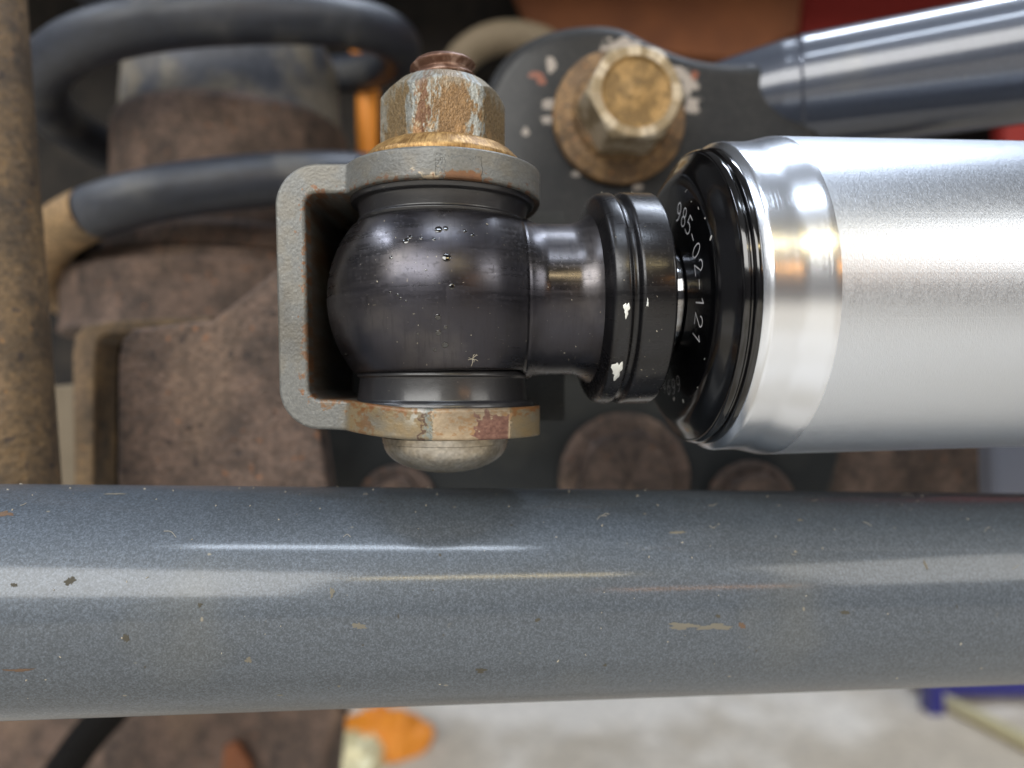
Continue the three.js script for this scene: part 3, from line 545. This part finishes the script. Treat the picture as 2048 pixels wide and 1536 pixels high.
// ------------------------------------------------------------------ track bar, its bolt, the axle bracket behind
{
  const D = 192, bar = thing('track_bar', 'shiny grey track bar tube with flattened bolted end behind the damper', 'track bar', px(1300, 300, D));
  const paddle = [[1010, 640], [955, 420], [950, 300], [968, 175], [1010, 105], [1075, 62], [1160, 42], [1240, 46], [1310, 78], [1390, 108], [1470, 118], [1540, 118], [1610, 150], [1640, 210], [1650, 290], [1600, 380], [1480, 470], [1330, 560], [1180, 650]].map(([u, v]) => px(u, v, D));
  const g = plate(paddle, D, 16, 4.5, true, 6);
  // chips of bare metal round the washer, laid out on the face
  const W = 1024, x0 = px(900, 0, D)[0], x1 = px(1700, 0, D)[0], ya = px(0, 700, D)[1], yb = px(0, 0, D)[1];
  const uv = g.attributes.uv; for (let i = 0; i < uv.count; i++) { const p = g.attributes.position; uv.setXY(i, (p.getX(i) - x0) / (x1 - x0), (p.getY(i) - ya) / (yb - ya)); }
  const chips = [[1245, 92, 42, 18, 0], [1300, 108, 30, 14, 0], [1345, 150, 26, 16, 0], [1101, 127, 9, 15, 0], [1072, 150, 16, 8, 1], [1082, 160, 8, 8, 1], [1100, 210, 14, 10, 0], [1092, 240, 10, 12, 0], [1050, 263, 7, 9, 0], [1382, 165, 14, 24, 0], [1388, 150, 8, 14, 1], [1386, 213, 16, 17, 0], [1155, 348, 9, 7, 0], [1275, 372, 12, 7, 0], [1215, 100, 16, 12, 0]];
  const face = colour(W, W, 1, 1, (u, v) => {
    const U = 900 + 800 * u, V = 700 * (1 - v), n = fbm(u * 12, v * 12, 12, 341), f = fbm(u * 120, v * 120, 120, 345, 2), w = fbm(u * 46, v * 46, 46, 349, 4) - 0.5;
    let c = mix3([33, 34, 36], [47, 47, 47], clamp(0.5 + (n - 0.5) + (f - 0.5)));
    for (const [a, b, ra, rb, red] of chips) { const d = Math.hypot((U - a) / ra, (V - b) / rb) + w * 1.7; if (d < 1.2) c = mix3(c, red ? [120, 74, 58] : [146, 138, 130], 1 - sstep(0.85, 1.1, d)); }
    return c;
  }); face.repeat.set(1, 1);
  part('flattened_end', g, std({ map: face, roughness: 0.6, metalness: 0.0, specularIntensity: 0.3, clearcoat: 0.22, clearcoatRoughness: 0.12 }), bar);
  const p0 = px(1530, 205, 205), p1 = px(2048, 118, 184), dir = p1.map((x, i) => x - p0[i]);
  part('tube', aim(rev([[-26, 9], [-12, 12.6, 5], [3, 14.7, 4], [5, 15.0, 1], [9, 15.0, 0.8], [9.6, 15.4, 0.5], [12, 15.4, 0.8], [260, 15.4]], 'x', 120), p0, dir, 'x'), M.trackPaint, bar);

  const ang = -36 * Math.PI / 180;
  const bolt = thing('track_bar_bolt', 'large rusty hex head bolt with wide washer holding the track bar end', 'bolt', px(1240, 235, D));
  const axis = [0.10, 0.0, 1], at = px(1236, 238, D);
  const put = (g) => aim(g, at, axis, 'y');
  part('washer', put(rev([[-0.5, 8], [-0.5, 17.0, 0.3], [2.2, 17.2, 0.8], [2.6, 15.4, 0.6], [3.1, 14.6, 0.6], [3.6, 12.6, 0.5], [4.4, 12.2, 0.4], [5.4, 11.4, 0.4], [5.6, 6]], 'y', 120, (a) => 0.06 * Math.sin(7 * a))), M.washerRust, bolt);
  const hex = gridGeo(240, 40, (a, b) => {
    const q0 = -Math.PI + 2 * Math.PI * a, q = ((q0 + ang) % (Math.PI / 3) + Math.PI / 3) % (Math.PI / 3) - Math.PI / 6;
    const AP = 10.6; let r = Math.min(AP / Math.cos(q), AP / Math.cos(Math.PI / 6) - 0.3), y = mix(5.4, 18.3, Math.min(1, b / 0.75)); r = Math.min(r, 10.5 + (18.3 - y) * 1.2);
    if (b > 0.75) r = mix(10.5, 8.4, (b - 0.75) / 0.25);
    return [r * Math.sin(q0), y, r * Math.cos(q0), q0 * 11, y];
  });
  const headPart = part('hex_head', put(hex), M.zinc, bolt);
  const flatUV = (g) => { const q = g.attributes.position; for (let i = 0; i < q.count; i++) g.attributes.uv.setXY(i, q.getX(i), q.getZ(i)); return g; };
  part('head_face', put(flatUV(rev([[18.3, 8.5], [18.3, 8.2, 0.2], [17.7, 7.7, 0.3], [17.75, 2.2], [18.0, 1.4, 0.2], [18.0, 0.01]], 'y', 80))), M.zincFace, headPart);
}
{
  const D = 214, b = thing('axle_bracket', 'dark grey steel bracket plate standing behind the clevis and damper', 'bracket', px(1100, 980, D));
  const pts = [[655, 1060], [640, 850], [820, 420], [960, 200], [1200, 110], [1560, 160], [1700, 420], [1720, 760], [1640, 1060]].map(([u, v]) => px(u, v, D));
  part('plate', plate(pts, D, 8, 1.2), M.greyPaint, b);
  part('lip', tube([px(633, 800, 212), px(641, 880, 211), px(652, 960, 211), px(662, 1040, 211)], 1.0, 30, 16), M.lavender, b);
}
function roundBolt(name, label, u, v, d, r, tall, mat, group) {
  const t = thing(name, label, 'bolt', px(u, v, d), group), put = (g) => aim(g, px(u, v, d), [0, 0, 1], 'y');
  part('washer', put(rev([[-0.5, 3], [-0.5, r, 0.3], [1.6, r, 0.6], [2.0, r * 0.88, 0.3], [2.1, 3]], 'y', 72)), mat, t);
  const AP = r * 0.7;
  const hex = gridGeo(180, 24, (a, b) => { const q0 = -Math.PI + 2 * Math.PI * a, q = ((q0 + 0.3) % (Math.PI / 3) + Math.PI / 3) % (Math.PI / 3) - Math.PI / 6; let y = mix(1.9, tall, Math.min(1, b / 0.7)), rad = Math.min(AP / Math.cos(q), AP * 0.95 + (tall - y) * 1.3); if (b > 0.7) rad = mix(AP * 0.95, 0.01, (b - 0.7) / 0.3); return [rad * Math.sin(q0), y, rad * Math.cos(q0), q0 * AP, y - rad * (b > 0.7 ? 1 : 0)]; });
  part('hex_head', put(hex), mat, t);
}
roundBolt('plate_bolt', 'large brown bolt head with washer below the black end cap', 1248, 955, 212, 18.5, 9, M.rust, 'bolts in the axle bracket');
roundBolt('plate_bolt', 'small dark bolt below the silver barrel', 1500, 1010, 210, 12.5, 7, M.rust, 'bolts in the axle bracket');
roundBolt('plate_bolt', 'brown bolt half hidden under the dome headed bolt', 795, 1010, 212, 11.5, 6, M.rust, 'bolts in the axle bracket');
solo('axle_tube', plate([[1575, 880], [2000, 870], [2000, 1060], [1575, 1060]].map(([u, v]) => px(u, v, 226)), 226, 30, 3), M.rust, 'dark rusty brown axle casing below the silver barrel', 'axle', px(1790, 1000, 226));
solo('hose_clip', plate([[1985, 880], [2110, 870], [2110, 1060], [1990, 1060]].map(([u, v]) => px(u, v, 205)), 205, 8, 2), M.lavender, 'pale lavender metal tab beside the dark axle casing', 'bracket', px(2050, 1000, 205));

// ------------------------------------------------------------------ coil spring, bump stop, seat, rusty plates at the left
{
  const d0 = 308, al = -20.3 * Math.PI / 180, C = [d0 * Math.sin(al), -d0 * Math.cos(al)], R = 63;
  const spring = thing('coil_spring', 'dusty dark grey coil spring with tan rusty end around the bump stop', 'coil spring', [C[0], 20, C[1]]);
  const keys = [[-200, 16], [-150, 24], [-78, 42], [-40, 52.5], [0, 61.5], [78, 79], [180, 91], [282, 101.7], [320, 106], [360, 112.5], [438, 133], [540, 150], [640, 168]];
  const H = (ps) => { let k = 0; while (k < keys.length - 2 && ps > keys[k + 1][0]) k++; const a = keys[Math.max(0, k - 1)], b = keys[k], c = keys[k + 1], e = keys[Math.min(keys.length - 1, k + 2)], t = (ps - b[0]) / (c[0] - b[0]), m0 = (c[1] - a[1]) / (c[0] - a[0]) * (c[0] - b[0]), m1 = (e[1] - b[1]) / (e[0] - b[0]) * (c[0] - b[0]); return (2 * t ** 3 - 3 * t * t + 1) * b[1] + (t ** 3 - 2 * t * t + t) * m0 + (-2 * t ** 3 + 3 * t * t) * c[1] + (t ** 3 - t * t) * m1; };
  const toCam = Math.atan2(-C[0], -C[1]);
  const pt = (ps) => { const a = toCam + ps * Math.PI / 180; return [C[0] + R * Math.sin(a), H(ps), C[1] + R * Math.cos(a)]; };
  const make = (a0, a1) => { const p = []; for (let a = a0; a <= a1 + 0.01; a += 8) p.push(pt(a)); return tube(p, 8.2, 3 * p.length, 32); };
  part('coil', make(-40, 640), M.springPaint, spring);
  const endPart = part('coil_end', make(-208, -40), M.coilTan, spring, 'tan rusty end of the coil with a red paint dab');
  {
    const e = new THREE.Vector3(...pt(-64)), n = e.clone().negate().normalize(), t = new THREE.Vector3(...pt(-60)).sub(e).normalize(); n.addScaledVector(t, -n.dot(t)).normalize(); const up = n.clone().cross(t);
    const dab = gridGeo(30, 6, (a, b) => { const q = a * 2 * Math.PI, w = b * (0.85 + 0.3 * Math.sin(3 * q + 1) + 0.15 * Math.sin(5 * q)), x = 3.0 * w * Math.cos(q), f = 0.34 * w * Math.sin(q), r = 8.28; return [e.x + t.x * x + r * (n.x * Math.cos(f) + up.x * Math.sin(f)), e.y + t.y * x + r * (n.y * Math.cos(f) + up.y * Math.sin(f)), e.z + t.z * x + r * (n.z * Math.cos(f) + up.z * Math.sin(f)), x, f]; });
    part('paint_dab', dab, M.redPaint, endPart, 'dab of red paint');
  }
  const at = (g, x) => { g.translate(C[0], 0, C[1]); return g; };
  const stop = thing('bump_stop', 'grey topped brown bump stop cup inside the coil spring', 'bump stop', [C[0], 40, C[1]]);
  part('cup', at(rev([[44, 30], [44, 43, 1], [96, 42.5, 2], [98.5, 40, 1], [98.6, 20]], 'y', 90)), M.rust, stop);
  part('cap', at(rev([[98, 20], [98, 40, 0.5], [122, 38.5, 3], [136, 31, 6], [140, 10], [140, 0.01]], 'y', 90)), M.dustyGrey, stop);
  const seat = thing('spring_seat', 'rusty round spring seat drum under the coil spring', 'spring seat', [C[0], 18, C[1]]);
  part('drum', at(rev([[17, 20], [17, 57.5, 0.5], [18.5, 59, 0.5], [20, 58.2, 0.4], [38.5, 58, 1.2], [40, 56.5, 0.6], [40.4, 53.5, 0.8], [43.6, 53, 1], [44, 40]], 'y', 110)), M.rust, seat);
  part('rim', at(rev([[44, 40], [44, 50.5, 1.5], [51.5, 50, 2], [54, 47, 1], [54, 40]], 'y', 90)), M.rust, seat);
  part('notch', box(14, 7, 8, px(190, 503, 252), 1), M.blackPart, seat);
}
{
  const D = 178, pl = thing('axle_plate', 'large flat rusty brown axle plate beside the clevis bracket', 'axle plate', px(440, 960, D));
  part('plate', plate([[232, 1060], [234, 720], [242, 680], [262, 658], [330, 648], [420, 640], [460, 612], [560, 530], [640, 500], [700, 700], [640, 860], [668, 1060]].map(([u, v]) => px(u, v, D)), D, 9, 1.4), M.rust, pl);
  const st = thing('strap_bracket', 'bent tan steel strap standing beside the axle plate', 'bracket', px(175, 960, 200));
  part('strap', plate([[148, 1060], [143, 705], [148, 672], [166, 652], [230, 640], [420, 632], [420, 654], [250, 667], [206, 671], [194, 686], [190, 720], [186, 1060]].map(([u, v]) => px(u, v, 200)), 200, 12, 0.9), M.rustTan, st);
  solo('gap_shade', plate([[160, 660], [250, 660], [250, 1060], [160, 1060]].map(([u, v]) => px(u, v, 214)), 214, 4, 0.5), M.blackPart, 'black sheet painting the shade in the gap between the strap bracket and axle plate', 'panel', px(205, 960, 214));  // black sheet: the shade of an open gap put into its colour
  solo('steel_tab', plate([[60, 775], [150, 768], [156, 1060], [60, 1060]].map(([u, v]) => px(u, v, 222)), 222, 6, 1), M.khaki, 'pale grey brown steel tab behind the tan strap', 'bracket', px(110, 960, 222));
  const a = px(-52, -60, 165), b = px(20, 1080, 150);
  solo('link_rod', aim(rev([[-30, 9.6], [260, 9.6]], 'x', 64), b, a.map((x, i) => x - b[i]), 'x'), M.rustTan, 'tan brown rusty upright link rod in front of the spring', 'link rod', b);
}

// ------------------------------------------------------------------ far things, out of focus
{
  solo('frame_rail', plate([[-400, -300], [1240, -300], [1080, 30], [900, 150], [700, 330], [700, 1000], [-400, 1000]].map(([u, v]) => px(u, v, 430)), 430, 60, 6), M.shadedChassis, 'black frame rail with painted-in shade behind the coil spring', 'frame rail', px(300, 300, 430));
  solo('gearbox', plate([[560, 120], [1400, 60], [2300, 100], [2300, 900], [1400, 1000], [560, 1000]].map(([u, v]) => px(u, v, 470)), 470, 80, 10), M.shadedChassis, 'black casing with painted-in shade behind the axle bracket', 'casing', px(1400, 900, 470));
  solo('shade_panel', slab(2400, 20, 520, [0, 240, -560]), M.shadedChassis, 'unseen dark panel added above the frame rail to shade what lies behind', 'shade_panel', [0, 240, -560]);  // out of view, added to keep light off the background
  solo('heat_shield', plate([[980, -120], [1620, -140], [1600, 60], [1480, 120], [1250, 100], [1060, 60]].map(([u, v]) => px(u, v, 400)), 400, 10, 3), M.orangeRust, 'orange brown rusty shield above the track bar end', 'shield', px(1250, 50, 400));
  solo('red_cover', plate([[1590, -200], [2300, -260], [2300, 420], [2012, 420], [2008, 230], [1700, 130], [1600, 120]].map(([u, v]) => px(u, v, 420)), 420, 14, 4), M.redPaint, 'red painted cover behind the track bar tube', 'cover', px(1900, 200, 420));
  solo('khaki_hose', tube([px(880, 200, 380), px(930, 110, 380), px(1000, 75, 380), px(1090, 90, 380), px(1150, 160, 380)], 8, 50, 20), M.khaki, 'khaki dusty hose arching behind the track bar end', 'hose', px(1000, 100, 380));
  solo('yellow_stop', aim(rev([[0, 3], [0, 4.5, 1], [40, 5, 2], [58, 9, 3], [62, 2]], 'y', 40), px(735, 330, 345), [0, 1, 0], 'y'), M.orangePaint, 'orange yellow rubber stop behind the nut and spring', 'rubber stop', px(742, 330, 345));
}
// under the tie rod
{
  solo('axle_shaft', tube([px(60, 1640, 300), px(170, 1480, 300), px(260, 1380, 300)], 7, 20, 20), M.blackPart, 'black rod slanting below the tie rod', 'rod', px(170, 1480, 300));
  solo('skid_plate', plate([[-200, 1340], [670, 1340], [690, 1440], [660, 1500], [640, 1700], [-200, 1700]].map(([u, v]) => px(u, v, 340)), 340, 40, 6), M.rust, 'dark brown plate hanging low behind the tie rod', 'plate', px(250, 1600, 340));
  solo('rust_clip', plate([[440, 1560], [446, 1495], [470, 1485], [500, 1530], [505, 1580]].map(([u, v]) => px(u, v, 330)), 330, 5, 1.5), M.orangeRust, 'small orange brown clip on the dark low plate', 'clip', px(470, 1530, 330));
  const onFloor = (u, v, h) => { const d = (LENS_HEIGHT - h) * F / (v - 768), q = px(u, v, d); return [q[0], -LENS_HEIGHT + h, -d]; };
  const rag = (u, v, w, h, d, mat, sd) => { const c = onFloor(u, v, 0), g = gridGeo(60, 24, (a, b) => { const q = a * 2 * Math.PI, k = 0.75 + 0.5 * fbm(a * 9, b * 5, 9, sd, 3), e = b * Math.PI / 2; return [c[0] + w * k * Math.cos(q) * Math.cos(e), c[1] + 1 + h * (0.7 + 0.6 * fbm(a * 9, b * 7, 9, sd + 5, 2)) * Math.sin(e), c[2] - d * k * Math.sin(q) * Math.cos(e), q * 30, e * 30]; }); return [g, c, mat]; };
  { const [g, c, m] = rag(768, 1492, 58, 44, 40, M.orangePaint, 401); solo('shop_rag', g, m, 'crumpled orange rag on the floor below the tie rod', 'rag', c); }
  { const [g, c, m] = rag(705, 1530, 40, 30, 40, M.paleMetal, 421); solo('shop_rag', g, m, 'crumpled cream yellow rag on the floor beside the orange rag', 'rag', c); }
  const j0 = onFloor(1876, 1432, 0), jack = thing('floor_jack', 'blue floor jack with pale yellow handle lying on the floor', 'jack', j0);
  part('lug', box(19, 44, 30, [j0[0], -LENS_HEIGHT + 22, j0[2] - 15], 2), M.bluePaint, jack);
  part('frame', box(190, 34, 160, [j0[0] + 110, -LENS_HEIGHT + 30, j0[2] - 110], 5), M.bluePaint, jack);
  part('handle', tube([onFloor(1885, 1400, 10), onFloor(1980, 1447, 10), onFloor(2140, 1530, 10)], 9.5, 20, 24), M.paleMetal, jack);
}
scene.traverse((o) => { if (o.isMesh) { o.castShadow = true; o.receiveShadow = true; } });
renderer.render(scene, camera);
